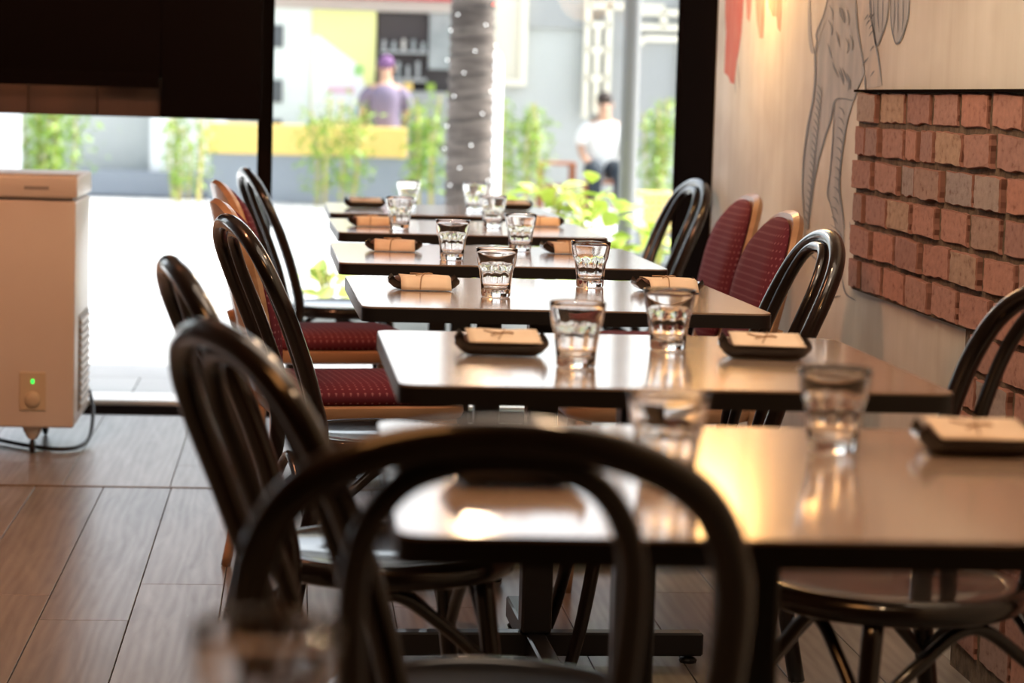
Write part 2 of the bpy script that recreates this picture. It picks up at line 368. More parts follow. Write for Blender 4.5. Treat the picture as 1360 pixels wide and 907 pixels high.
# ---- window
win = struct('window_1', box_bm(XL, WX, WIN_Y-0.03, WIN_Y+0.03, 2.55, ZC, 0.003), 'frame_black')
obj('pane', box_bm(-0.089, 1.364, WIN_Y-0.004, WIN_Y+0.004, 0.05, 2.55), 'pane', win)
obj('pane', box_bm(XL, -0.142, WIN_Y-0.004, WIN_Y+0.004, 0.05, 2.55), 'pane', win)
obj('post', box_bm(-0.142, -0.089, WIN_Y-0.035, WIN_Y+0.035, 0, 2.55, 0.003), 'frame_black', win)
obj('post', box_bm(1.364, WX, WIN_Y-0.035, WIN_Y+0.035, 0, 2.55, 0.003), 'frame_black', win)
obj('sill', box_bm(XL, WX, WIN_Y-0.012, WIN_Y+0.22, 0, 0.018, 0.004), 'sill', win)

# ---- black hanging panel with lit wood strip at its left
pn = empty('hanging_panel', (-1.1, 8.45, 1.035))
tag(pn, 'glossy black hanging panel above the freezer with a lit wood strip at its lower left', 'panel')
obj('black_board', box_bm(0.626, 0.972, -0.03, 0.03, 0.0, 1.71, 0.004), 'panel_gloss', pn)
obj('black_board', box_bm(-0.9, 0.626, -0.03, 0.03, 0.135, 1.71, 0.004), 'panel_gloss', pn)
obj('ledge', box_bm(-0.9, 0.626, -0.10, -0.0305, 0.128, 0.150, 0.003), 'panel_gloss', pn)
obj('backing_board', box_bm(-0.9, 0.6255, 0.0125, 0.029, 0.0, 0.134), 'panel_gloss', pn)
xx = -0.9
while xx < 0.60:
    wd = 0.168 if xx < -0.2 else 0.236
    b = min(xx+wd, 0.626)
    obj('slat', box_bm(xx+0.001, b-0.001, -0.012, 0.012, 0.0, 0.134, 0.002), 'slat_wood', pn); xx = b
obj('light_strip', box_bm(-0.85, 0.42, -0.070, -0.055, 0.121, 0.1275), 'led', pn)
obj('ledge_lip', box_bm(-0.9, 0.626, -0.106, -0.1005, 0.100, 0.150, 0.001), 'panel_gloss', pn)

# ------------------------------------------------------------------ brickwork on the right wall
CH = 0.0805; ZT = 1.178
brk_i = 0
mort = bmesh.new()
box_bm(WX-0.012, WX-0.0005, 4.78, 5.80, ZT-6*CH, ZT-0.004, bm=mort)
box_bm(WX-0.012, WX-0.0005, 3.55, 4.78, 0.0, ZT-0.004, bm=mort)
mort_o = obj('mortar_bed', mort, 'mortar', wall_r)
obj('brick_capping', box_bm(WX-0.026, WX-0.0005, 3.55, 5.81, ZT-0.003, ZT+0.003), 'frame_black', wall_r)
rb = random.Random(5)
BM_CACHE = []
def brick_mesh(seed):
    r = random.Random(seed); bm = bmesh.new(); n = 6
    # outline of the face with worn, uneven edges; y = along wall, z = up (unit box -0.5..0.5), -x = out of the wall
    pts = []
    for k in range(n): pts.append((-0.5+k/n, -0.5+(r.uniform(0, 0.075) if 0 < k else 0.03)))
    for k in range(n): pts.append((0.5-r.uniform(0, 0.035), -0.5+k/n+(0.05 if k == 0 else 0)))
    for k in range(n): pts.append((0.5-k/n, 0.5-r.uniform(0, 0.05)))
    for k in range(n): pts.append((-0.5+r.uniform(0, 0.035), 0.5-k/n-(0.05 if k == 0 else 0)))
    a = [bm.verts.new((0.0, y, z)) for y, z in pts]
    b = [bm.verts.new((-0.85, y, z)) for y, z in pts]
    c = [bm.verts.new((-1.0-r.uniform(-0.04, 0.08), y*0.955, z*0.945)) for y, z in pts]
    L = len(pts)
    for i in range(L):
        j = (i+1) % L
        bm.faces.new((a[i], a[j], b[j], b[i])); bm.faces.new((b[i], b[j], c[j], c[i]))
    bm.faces.new(c)
    bmesh.ops.recalc_face_normals(bm, faces=bm.faces)
    for f in bm.faces: f.material_index = 0 if len(f.verts) > 4 else 1
    d = bpy.data.meshes.new('brick'); bm.to_mesh(d); bm.free(); d.materials.append(M['brick']); d.materials.append(M['brick_edge'])
    return d
BM_CACHE = [brick_mesh(s) for s in range(9)]
def put_brick(ya, yb, zc):
    o = bpy.data.objects.new('brick', rb.choice(BM_CACHE)); COL.objects.link(o); o.parent = wall_r
    o.location = (WX-0.009, (ya+yb)/2, zc)
    o.scale = (0.011*rb.uniform(0.7, 1.5), (yb-ya)-0.024, CH-0.009); o.rotation_euler = (rb.uniform(-0.025, 0.025), 0, 0)
row0 = [5.81, 5.582, 5.331, 5.107, 4.886, 4.663]
for r in range(14):
    z = ZT - CH*(r+0.5)
    if z < 0.05: break
    y = 5.81+0.02*((r % 3)-1)*0.6
    ymin = 3.60
    k = 0
    if r % 2: first = 0.12
    else: first = 0.228
    w_ = first
    while y > ymin:
        nb = y - w_
        if r == 0 and k+1 < len(row0): nb = row0[k+1]
        lim = 5.79 if r < 6 else 4.79
        if y > lim+0.03 and r >= 6:
            if nb < lim-0.08: put_brick(nb, lim, z)
        else: put_brick(nb, y, z)
        y = nb; k += 1; w_ = rb.uniform(0.205, 0.245) if rb.random() > 0.12 else rb.uniform(0.12, 0.15)

# ------------------------------------------------------------------ mural (flat painted figure on the right wall)
def on_wall(x, y, X):
    d = FW + R2*((x-680)/F_PX) - U2*((y-453.5)/F_PX); t = X/d.x
    return Vector((X, d.y*t, CAM_Z+d.z*t))
def zc4(p): return (900+p[0]/2.957, p[1]/2.957)
def zc7(p): return (900+p[0]/2.957, 200+p[1]/2.957)
def decal(name, polys, m, off):
    bm = bmesh.new()
    for poly in polys:
        co = [on_wall(x, y, WX-off) for x, y in poly]
        vs = [bm.verts.new(c) for c in co]
        for tri in tessellate_polygon([[Vector((c.y, c.z, 0)) for c in co]]):
            a, b, c = (vs[i] for i in tri)
            nx = (b.co-a.co).cross(c.co-a.co).x
            if abs(nx) < 1e-12: continue
            try: bm.faces.new((a, b, c) if nx < 0 else (a, c, b))
            except ValueError: pass
    d = bpy.data.meshes.new(name); bm.to_mesh(d); bm.free()
    return obj(name, d, m, wall_r)
def stroke(pts, wpx, n=5, taper=True):
    P = smooth_path([(a, b, 0) for a, b in pts], n); L = []; Rr = []
    for i, q in enumerate(P):
        a = P[max(i-1, 0)]; b = P[min(i+1, len(P)-1)]; t = (b-a).normalized(); nn = Vector((-t.y, t.x, 0))
        w2 = wpx*0.5*((math.sin(PI*(0.08+0.84*i/(len(P)-1)))) if taper else 1)
        L.append(q+nn*w2); Rr.append(q-nn*w2)
    return [[(L[i].x, L[i].y), (L[i+1].x, L[i+1].y), (Rr[i+1].x, Rr[i+1].y), (Rr[i].x, Rr[i].y)] for i in range(len(P)-1)]
body = [(600, -60), (575, 50), (545, 130), (548, 165), (540, 215), (540, 300), (530, 400), (510, 500), (495, 620), (490, 720), (492, 800), (500, 900), (516, 900), (522, 830), (532, 740), (548, 650), (572, 560), (600, 470), (618, 395), (655, 388), (690, 392), (712, 340), (735, 285), (722, 210), (708, 130), (700, 40), (700, -60)]
decal('mural_figure', [[zc4(p) for p in body]], 'mural_grey', 0.0008)
leg2 = [(618, 395), (612, 480), (608, 560), (598, 680), (588, 760), (600, 810), (618, 880), (640, 1000), (655, 1010), (652, 900), (640, 800), (634, 740), (640, 640), (662, 490), (690, 392), (655, 388)]
decal('mural_figure_leg', [[zc4(p) for p in leg2]], 'mural_grey', 0.0012)
strip = [(704, -60), (716, 120), (738, 290), (735, 350), (770, 345), (802, 335), (786, 220), (768, 120), (752, -60)]
decal('mural_figure_arm', [[zc4(p) for p in strip]], 'mural_pale', 0.001)
feathers = [[(752, -60), (756, 60), (772, 130), (781, 178), (800, 140), (822, 70), (832, -60)], [(834, -60), (836, 60), (842, 120), (858, 172), (878, 150), (895, 100), (906, 50), (910, -60)]]
decal('mural_feathers', [[zc4(p) for p in f] for f in feathers], 'mural_grey', 0.0014)
tailp = stroke([zc4(p) for p in [(518, -60), (516, 60), (520, 150), (532, 205), (550, 170), (560, 125), (590, 60)]], 5)
decal('mural_tail', tailp, 'mural_grey', 0.0016)
ln = []
def L4(pts, wd=1.2): ln.extend(stroke([zc4(p) for p in pts], wd*1.45))
L4([(600, -60), (575, 50), (545, 130), (548, 165), (540, 215), (540, 300), (530, 400), (510, 500), (495, 620), (490, 720), (492, 800), (500, 900)], 1.8)
L4([(735, 285), (705, 350), (690, 392), (655, 388), (618, 395), (600, 470), (572, 560), (548, 650), (532, 740), (520, 860)], 1.5)
L4([(735, 285), (722, 210), (708, 130), (700, 40), (700, -60)], 1.5)
L4([(690, 392), (662, 490), (640, 640), (634, 740), (645, 820), (655, 900)], 1.5)
L4([(618, 395), (612, 480), (608, 560), (598, 680), (588, 760), (602, 810), (622, 900)], 1.3)
L4([(802, 335), (786, 220), (768, 120), (752, -60)], 1.4); L4([(735, 290), (737, 355)], 1.6)
for f in feathers: L4(f, 1.3)
rr_ = random.Random(3)
for i in range(15):                       # hatch stripes across back and thigh
    x0 = 560+rr_.uniform(0, 120); y0 = 10+rr_.uniform(0, 290)
    L4([(x0, y0), (x0+rr_.uniform(4, 14), y0+28), (x0+rr_.uniform(2, 24), y0+62)], 1.3)
for i in range(20):
    t = i/19; x0 = 545-50*t; y0 = 330+520*t
    L4([(x0+2, y0), (x0+16, y0+22), (x0+22*(1-0.4*t), y0+52)], 1.4)
for i in range(12):
    t = i/11; x0 = 632-28*t; y0 = 420+430*t
    L4([(x0, y0), (x0+14, y0+10), (x0+24, y0+32)], 1.3)
for i in range(10):
    x0 = 722+rr_.uniform(0, 40); y0 = 40+rr_.uniform(0, 240); L4([(x0, y0+24), (x0+10, y0+8), (x0+16, y0)], 1.0)
for fx in (768, 786, 806, 850, 866, 884): L4([(fx, -40), (fx+rr_.uniform(-3, 3), 60), (fx+rr_.uniform(-5, 5), 128)], 1.0)
def L7(pts, wd=1.4): ln.extend(stroke([zc7(p) for p in pts], wd))
L7([(600, 290), (640, 330), (650, 420), (645, 500)], 2.0); L7([(645, 500), (610, 530), (560, 560), (520, 600)], 2.4); L7([(645, 500), (660, 560), (700, 590)], 1.8)
L7([(560, 620), (600, 580), (640, 570)], 2.2); L7([(500, 290), (505, 380), (560, 440), (620, 470)], 1.6); L7([(530, 640), (560, 560), (600, 500)], 1.5)
L7([(676, 280), (680, 320), (674, 350)], 1.6)
decal('mural_lines', ln, 'mural_line', 0.0022)
reds = [[(188, -60), (262, -60), (255, 60), (250, 130), (240, 200), (232, 240), (222, 330), (208, 325), (198, 300), (183, 285), (186, 200), (190, 130), (186, 60)]]
decal('mural_red_strokes', [[zc4(p) for p in f] for f in reds], 'mural_red', 0.0008)
pinks = [[(266, -60), (292, -60), (288, 40), (282, 88), (272, 70)], [(302, -60), (345, -60), (342, 60), (336, 150), (322, 150), (310, 80)], [(352, -60), (412, -60), (408, 60), (403, 126), (392, 110), (388, 66), (372, 64), (358, 30)], [(415, -60), (430, -60), (424, 6)]]
decal('mural_pink_strokes', [[zc4(p) for p in f] for f in pinks], 'mural_pink', 0.0008)
drips = stroke([zc4(p) for p in [(232, 240), (240, 300), (243, 350)]], 0.8)+stroke([zc4(p) for p in [(225, 300), (228, 370)]], 0.8)
decal('mural_drips', drips, 'mural_line', 0.0010)

# ------------------------------------------------------------------ bentwood chair (front faces +y)
def path_len_r(r): return r
def make_bentwood():
    t = empty('bentwood_chair')
    half = [(.202, -.262, 0.0), (.190, -.222, .22), (.178, -.186, .43), (.186, -.208, .55), (.197, -.250, .67), (.192, -.289, .76), (.160, -.318, .825), (.090, -.334, .862)]
    pts = half+[(0, -.340, .874)]+[(-a, b, c) for a, b, c in reversed(half)]
    obj('back_frame', tube(pts, .0165, 14, n=6), 'black_wood', t, smooth=True)
    ih = [(.098, -.172, .44), (.104, -.200, .55), (.114, -.247, .68), (.110, -.286, .772), (.084, -.309, .826), (.044, -.320, .848)]
    pts = ih+[(0, -.322, .852)]+[(-a, b, c) for a, b, c in reversed(ih)]
    obj('inner_hoop', tube(pts, .0120, 12, n=6), 'black_wood', t, smooth=True)
    s = lathe([(0, .4335), (.08, .4345), (.14, .4385), (.163, .4425), (.172, .4445)], 40); lathe([(.172, .4285), (0, .4285)], 40, s)
    obj('seat_panel', s, 'black_wood', t, smooth=True)
    rim = lathe([(.168, .4440), (.176, .4475), (.188, .4470), (.197, .441), (.200, .430), (.197, .416), (.188, .411), (.170, .411), (.167, .425), (.168, .4440)], 48)
    obj('seat_rim', rim, 'black_wood', t, smooth=True)
    for sx in (1, -1):
        obj('leg', tube([(sx*.128, .120, .415), (sx*.140, .140, .25), (sx*.156, .168, .10), (sx*.170, .196, 0)], lambda q: .0155-.003*q, 12), 'black_wood', t, smooth=True)
    fl, fr, bl, br = (-.137, .137), (.137, .137), (-.184, -.205), (.184, -.205)
    def arch(a, b, bow):
        ax, ay = a; bx, by = b; mx, my = (ax+bx)/2, (ay+by)/2
        L = math.hypot(mx, my) or 1; ox, oy = mx/L*bow, my/L*bow
        p = [(ax, ay, .275), (ax*.75+bx*.25+ox*.6, ay*.75+by*.25+oy*.6, .350), (mx+ox, my+oy, .400), (ax*.25+bx*.75+ox*.6, ay*.25+by*.75+oy*.6, .350), (bx, by, .275)]
        obj('leg_bracket', tube(p, .0100, 10, n=7), 'black_wood', t, smooth=True)
    arch(fl, fr, -.005); arch(fr, br, -.005); arch(br, bl, .0); arch(bl, fl, -.005)
    return t

# ------------------------------------------------------------------ burgundy upholstered chair (front faces +y)
def uv_box(me, ax, ay, scale=1.0):
    uv = me.uv_layers.new(name='UVMap')
    for l in me.loops:
        c = me.vertices[l.vertex_index].co; uv.data[l.index].uv = (c[ax]*scale, c[ay]*scale)
def superell(rx, rz, n=40, e=2.6):
    out = []
    for k in range(n):
        a = 2*PI*k/n; c, s_ = math.cos(a), math.sin(a)
        out.append((rx*math.copysign(abs(c)**(2/e), c), rz*math.copysign(abs(s_)**(2/e), s_)))
    return out
def back_surf(u, v):     # point of the backrest mid-surface: u across, v up from its centre
    z = .665+v; y = -.215-(z-.46)*0.24+u*u*0.55
    return y, z
def pad_shell(rx, rz, front, back, dome, bm=None):
    bm = bmesh.new(); rings = []
    prof = [(0.0, back), (0.75, back), (0.96, back), (1.0, (back+front)/2), (0.97, front), (0.85, front+dome*.55), (0.6, front+dome*.85), (0.3, front+dome), (0.0, front+dome)]
    out = superell(rx, rz)
    for s_, d in prof:
        if s_ == 0:
            y, z = back_surf(0, 0); rings.append([bm.verts.new((0, y+d, z))])
        else:
            ring = []
            for (a, b) in out:
                taper = 1-0.16*(b/rz if b < 0 else 0)*-1 if False else 1
                u = a*s_*(1+0.10*(b/rz)); v = b*s_
                y, z = back_surf(u, v); ring.append(bm.verts.new((u, y+d, z)))
            rings.append(ring)
    n = len(out)
    for A, B in zip(rings, rings[1:]):
        for k in range(n):
            k2 = (k+1) % n
            if len(A) == 1: bm.faces.new((A[0], B[k], B[k2]))
            elif len(B) == 1: bm.faces.new((A[k], A[k2], B[0]))
            else: bm.faces.new((A[k], A[k2], B[k2], B[k]))
    return bm
def make_red():
    t = empty('upholstered_chair')
    obj('backrest', pad_shell(.200, .225, .000, -.026, .0), 'tan_wood', t, smooth=True, auto=50)
    o = obj('back_cushion', pad_shell(.186, .208, .0155, .001, .034), 'fabric', t, smooth=True); uv_box(o.data, 0, 2)
    def seat_pts(g): 
        return [(a, b) for a, b in round_rect(-.205-g, .205+g, -.205-g, .215+g, .07+g, 7)]
    fr_ = bmesh.new(); rings = []
    for g, z in ((-.015, .398), (.006, .404), (.012, .418), (.010, .432), (-.002, .436)):
        rings.append([fr_.verts.new((a, b, z)) for a, b in seat_pts(g)])
    for A, B in zip(rings, rings[1:]):
        for k in range(len(A)): fr_.faces.new((A[k], A[(k+1) % len(A)], B[(k+1) % len(A)], B[k]))
    fr_.faces.new(rings[0][::-1]); fr_.faces.new(rings[-1])
    obj('seat_frame', fr_, 'tan_wood', t, smooth=True, auto=40)
    cu = bmesh.new(); rings = []
    for g, z in ((-.010, .4365), (.000, .447), (-.004, .464), (-.022, .475), (-.06, .482)):
        rings.append([cu.verts.new((a, b, z)) for a, b in seat_pts(g)])
    rings.append([cu.verts.new((a*.35, b*.35, .485)) for a, b in seat_pts(-.06)])
    for A, B in zip(rings, rings[1:]):
        for k in range(len(A)): cu.faces.new((A[k], A[(k+1) % len(A)], B[(k+1) % len(A)], B[k]))
    cu.faces.new(rings[-1]); cu.faces.new(rings[0][::-1])
    o = obj('seat_cushion', cu, 'fabric', t, smooth=True, auto=70); uv_box(o.data, 0, 1)
    for sx in (1, -1):
        obj('leg', tube([(sx*.175, .185, .400), (sx*.180, .200, .2), (sx*.186, .215, 0)], lambda q: .019-.008*q, 12), 'tan_wood', t, smooth=True)
        obj('leg', tube([(sx*.165, -.262, .62), (sx*.172, -.232, .52), (sx*.176, -.214, .40), (sx*.182, -.232, .2), (sx*.188, -.268, 0)], lambda q: .018-.006*q, 12), 'tan_wood', t, smooth=True)
    return t

bw0, rc0 = make_bentwood(), make_red()
def place(proto, first, x, y, ang, label, group):
    o = proto if first else copy_tree(proto)
    o.location = (x, y, 0); o.rotation_euler = (0, 0, math.radians(ang)); tag(o, label, 'chair', group); return o
GB, GR = 'black bentwood chairs at the tables', 'burgundy upholstered chairs at the tables'
# ang: 0 faces away from the camera (+y); -90 faces the right wall; +90 faces the room's left
CH_B = [
 (0.165, 2.185, 0, 'black bentwood chair in the near foreground seen from behind, its hoop across the nearest table'),
 (0.228, 2.740, -68, 'black bentwood chair with orange lamp glow on its hoop, left of the nearest table'),
 (0.150, 3.670, -79, 'black bentwood chair pulled out farthest left beside the second table'),
 (0.195, 4.932, -76, 'black bentwood chair with narrow tall hoop left of the third table'),
 (0.165, 7.945, -79, 'black bentwood chair by the window post, left of the farthest table'),
 (0.887, 3.450, 112, 'black bentwood chair in front of the brickwork at the right edge'),
 (0.740, 4.820, 92, 'black bentwood chair in front of the mural between the third table and the brickwork'),
 (0.985, 7.850, 98, 'black bentwood chair at the right end of the window by the dark jamb'),
]
for i, (x, y, a, l) in enumerate(CH_B): place(bw0, i == 0, x, y, a, l, GB)
CH_R = [
 (0.145, 5.60, -80, 'burgundy dotted chair left of the fourth table, the nearer of the two on the left'),
 (0.105, 6.76, -80, 'burgundy dotted chair left of the fifth table, the farther of the two on the left'),
 (0.850, 5.66, 92, 'burgundy dotted chair right of the fourth table, its back beside the bentwood hoop'),
 (0.950, 6.68, 92, 'burgundy dotted chair on the mural side of the fifth table, the farther burgundy back there'),
]
for i, (x, y, a, l) in enumerate(CH_R): place(rc0, i == 0, x, y, a, l, GR)

# ------------------------------------------------------------------ tables
TW, TD = 0.768, 0.750
def make_table():
    t = empty('dining_table')
    pts = round_rect(-TW/2, TW/2, -TD/2, TD/2, .028, 6)
    eb = prism(pts, .722, .7465); obj('edge_band', eb, 'black_edge', t, smooth=True, auto=40)
    pin = round_rect(-TW/2+.0012, TW/2-.0012, -TD/2+.0012, TD/2-.0012, .027, 6)
    obj('tabletop', prism(pin, .7468, .750), 'laminate', t, smooth=True, auto=40)
    obj('column', box_bm(-.031, .031, -.031, .031, .0645, .716, .006, 2), 'black_metal', t)
    obj('top_plate', box_bm(-.14, .14, -.14, .14, .7165, .7215), 'black_metal', t)
    for a in range(4):
        c, s_ = round(math.cos(a*PI/2)), round(math.sin(a*PI/2))
        arm = box_bm(.0, .345, -.02, .02, .016, .064, .004) if a % 2 == 0 else box_bm(.021, .345, -.02, .02, .016, .064, .004)
        if a % 2 == 0:
            pass
        bmesh.ops.rotate(arm, verts=arm.verts, cent=(0, 0, 0), matrix=Matrix.Rotation(a*PI/2, 3, 'Z'))
        ao = obj('base_arm', arm, 'black_metal', t)
        ft = lathe([(0, 0), (.017, 0), (.019, .006), (.014, .010), (.008, .012), (.008, .0158), (0, .0158)], 12, cx=c*.318, cy=s_*.318)
        obj('levelling_foot', ft, 'rubber', ao)
    return t
tb0 = make_table()
TABS = [
 (0.0944, 2.0999, -.008, 'brown laminate table nearest the camera with a golden lamp reflection'),
 (0.1422, 3.2093, .009, 'brown laminate table second from the camera'),
 (0.1229, 4.3914, .024, 'brown laminate table third from the camera, glasses on it in sharp focus'),
 (0.1004, 5.5279, .016, 'brown laminate table fourth from the camera between two burgundy chairs'),
 (0.1185, 6.7557, .024, 'brown laminate table fifth from the camera, second from the window'),
 (0.1084, 7.8400, .012, 'brown laminate table farthest from the camera, just inside the window'),
 (-0.32, 0.70, 0.0, 'brown laminate table in front of the foreground chair, only its glass in view'),
]
for i, (x, y, a, l) in enumerate(TABS):
    o = tb0 if i == 0 else copy_tree(tb0)
    c, s_ = math.cos(a), math.sin(a)
    o.location = (x+c*TW/2-s_*TD/2, y+s_*TW/2+c*TD/2, 0); o.rotation_euler = (0, 0, a)
    tag(o, l, 'table', 'square dining tables in a row')

for ch in tb0.children:
    if ch.name.startswith('base_arm'): ch.rotation_euler = (0, 0, math.radians(52))      # this base stands turned

# ------------------------------------------------------------------ glasses
def glass_mesh():
    def mod(a, z, r):
        if .010 < z < .060 and r > .024:
            k = math.sin(PI*(z-.010)/.050)**0.5
            return 1-0.055*k*abs(math.sin(a*5))
        return 1
    outer = [(0, .0015), (.022, .0012), (.0262, 0), (.0285, .002), (.0290, .010), (.0300, .018), (.0312, .028), (.0325, .038), (.0337, .047), (.0350, .054), (.0365, .060), (.0378, .066), (.0392, .075), (.0406, .086), (.0414, .0935), (.0408, .0948)]
    inner = [(.0400, .0940), (.0390, .086), (.0372, .074), (.0352, .064), (.0330, .054), (.0308, .040), (.0290, .026), (.0275, .018), (.022, .0142), (0, .0138)]
    bm = lathe(outer[:-1]+[(.0408, .0948)], 50, mod=mod)
    # join inner in one closed surface
    bm.free(); bm = bmesh.new(); rings = []; seg = 50
    for i, (r, z) in enumerate(outer+inner):
        if r == 0: rings.append([bm.verts.new((0, 0, z))]); continue
        out_ = i < len(outer)
        rings.append([bm.verts.new((r*(mod(2*PI*k/seg, z, r) if out_ else 1)*math.cos(2*PI*k/seg), r*(mod(2*PI*k/seg, z, r) if out_ else 1)*math.sin(2*PI*k/seg), z)) for k in range(seg)])
    for A, B in zip(rings, rings[1:]):
        for k in range(seg):
            k2 = (k+1) % seg
            if len(A) == 1: bm.faces.new((A[0], B[k2], B[k]))
            elif len(B) == 1: bm.faces.new((A[k], A[k2], B[0]))
            else: bm.faces.new((A[k], A[k2], B[k2], B[k]))
    return bm
g0 = obj('glass_tumbler', glass_mesh(), 'glass', smooth=True)
GL = [
 (.379, 2.395, 'clear fluted tumbler on the nearest table, the left one behind the foreground chair hoop'),
 (.608, 2.650, 'clear fluted tumbler on the nearest table, the right one standing free'),
 (.410, 3.466, 'clear fluted tumbler on the second table, the left one beside the paper-wrapped tray'),
 (.587, 3.736, 'clear fluted tumbler on the second table, the right one toward the mural'),
 (.391, 4.673, 'clear fluted tumbler on the third table, the left one in sharp focus'),
 (.612, 4.971, 'clear fluted tumbler on the third table, the right one in sharp focus'),
 (.371, 5.711, 'clear fluted tumbler on the fourth table, the left one'),
 (.569, 6.100, 'clear fluted tumbler on the fourth table, the right one'),
 (.297, 6.946, 'clear fluted tumbler on the fifth table, the left one beside a tray'),
 (.586, 7.187, 'clear fluted tumbler on the fifth table, the right one'),
 (.384, 8.300, 'washed-out tumbler on the farthest table, the left one'),
 (.606, 8.212, 'washed-out tumbler on the farthest table, the right one in front of the palm trunk'),
 (-.012, 1.305, 'blurred tumbler at the bottom left corner in the near foreground'),
]
for i, (x, y, l) in enumerate(GL):
    o = g0 if i == 0 else copy_tree(g0)
    o.location = (x, y, .7504); o.rotation_euler = (0, 0, i*1.3); tag(o, l, 'glass', 'water tumblers on the tables')

# ------------------------------------------------------------------ trays with paper-wrapped napkins
def make_tray(wrapped):
    t = empty('serving_tray')
    bm = bmesh.new(); nx, ny = 14, 8; LX, LY = .142, .088
    H = .013 if wrapped else .016; RZ = .008 if wrapped else .011
    def surf(u, v, off):
        x = (u-.5)*LX; y = (v-.5)*LY
        e = max(0, abs(u-.5)*2-.66)/.34; e2 = max(0, abs(v-.5)*2-.75)/.25
        return (x*(1-.10*e2), y*(1-.16*e*e), .004+H*e*e+RZ*e2*e2+off)
    gg = []
    for off in (-.003, .003):
        g = [[bm.verts.new(surf(i/nx, j/ny, off)) for j in range(ny+1)] for i in range(nx+1)]; gg.append(g)
        for i in range(nx):
            for j in range(ny): bm.faces.new((g[i][j], g[i+1][j], g[i+1][j+1], g[i][j+1]))
    g1, g = gg
    for i in range(nx):
        for j in (0, ny): bm.faces.new((g1[i][j], g1[i+1][j], g[i+1][j], g[i][j]))
    for j in range(ny):
        for i in (0, nx): bm.faces.new((g1[i][j], g1[i][j+1], g[i][j+1], g[i][j]))
    obj('dish', bm, 'tray_black', t, smooth=True, auto=50)
    if wrapped:
        obj('napkin', box_bm(-.058, .058, -.031, .034, .0080, .0245, .006, 3), 'napkin', t, smooth=True, auto=50)
        prof = [(.039, .0095), (.042, .0180), (.038, .0260), (.015, .0275), (-.010, .0270), (-.029, .0258), (-.034, .0250), (-.042, .0190), (-.0495, .0095), (-.0520, .0016)]
        wx = .050; sk = .004
    else:
        nk = box_bm(-.056, .056, -.030, .034, .0080, .0208, .005, 3)
        for v in nk.verts:
            if v.co.z > .012: v.co.z += .0035+v.co.y*.11
        obj('napkin', nk, 'napkin', t, smooth=True, auto=50)
        prof = [(.050, .0335), (.036, .0327), (.018, .0312), (-.004, .0288), (-.026, .0262), (-.042, .0245), (-.0485, .0222)]
        wx = .055; sk = .006
    bm = bmesh.new(); rows = []
    for k, (y, z) in enumerate(prof):
        f = k/(len(prof)-1)
        rows.append([bm.verts.new((-wx+2*wx*i/8+sk*f, y, z+.0007*math.sin(i*1.1+k)*(1 if k < len(prof)-1 else 0))) for i in range(9)])
    for A, B in zip(rows, rows[1:]):
        for i in range(8): bm.faces.new((A[i], A[i+1], B[i+1], B[i]))
    o = obj('paper_sleeve', bm, 'kraft', t, smooth=True, auto=28)
    md = o.modifiers.new('thick', 'SOLIDIFY'); md.thickness = .0006
    zt = .0292 if wrapped else .0310
    path = [(.006, prof[0][0]+.001, prof[0][1]), (.005, .034, zt-.001 if wrapped else zt+.0032), (.001, .004, zt), (-.005, -.030 if wrapped else -.036, zt-(.0018 if wrapped else .0052))]
    if wrapped: path += [(-.007, -.0435, .0195), (-.008, -.0515, .0100), (-.008, -.0535, .0030)]
    st = tube(path, .0013, 6, n=4)
    tube([(-.001, .004, zt), (.010, .010, zt+.002), (.018, .004, zt+.001), (.008, .000, zt+.002), (-.001, .004, zt+.001)], .0012, 6, n=4, bm=st)
    tube([(-.001, .004, zt+.001), (-.014, .014, zt+.001), (-.026, .024, zt if wrapped else zt+.0028)], .0012, 6, n=4, bm=st)
    tube([(-.001, .004, zt+.001), (-.008, -.010, zt+.001), (-.016, -.022, zt)], .0012, 6, n=4, bm=st)
    obj('twine', st, 'string', t, smooth=True)
    return t
ty0, ty1 = make_tray(False), make_tray(True)
TR = [
 (.225, 2.400, 3, 'black tray with paper-wrapped napkin on the nearest table, seen through the foreground chair hoop'),
 (.775, 2.655, -4, 'black tray with paper-wrapped napkin at the right end of the nearest table'),
 (.313, 3.615, -3, 'black tray with paper-wrapped napkin at the left of the second table'),
 (.722, 3.640, -8, 'black tray with paper-wrapped napkin at the right of the second table'),
 (.257, 4.819, 0, 'black tray with tied kraft paper at the left of the third table'),
 (.763, 4.896, 6, 'black tray with tied kraft paper at the right of the third table, behind a tumbler'),
 (.244, 5.996, -4, 'black tray with tied kraft paper at the left of the fourth table'),
 (.690, 6.060, 5, 'black tray with tied kraft paper at the right of the fourth table, behind a tumbler'),
 (.222, 7.110, 3, 'black tray with tied kraft paper at the left of the fifth table'),
 (.745, 7.330, 0, 'black tray with tied kraft paper at the right of the fifth table'),
 (.232, 8.236, 0, 'black tray at the left of the farthest table, against the bright paving'),
 (.745, 8.330, 2, 'black tray at the right of the farthest table, against the bright bush'),
]
for i, (x, y, a, l) in enumerate(TR):
    pr_ = ty1 if 4 <= i <= 9 else ty0
    o = pr_ if i in (0, 4) else copy_tree(pr_)
    o.location = (x, y, .7506); o.rotation_euler = (0, 0, math.radians(a)); tag(o, l, 'tray', 'napkin trays on the tables')

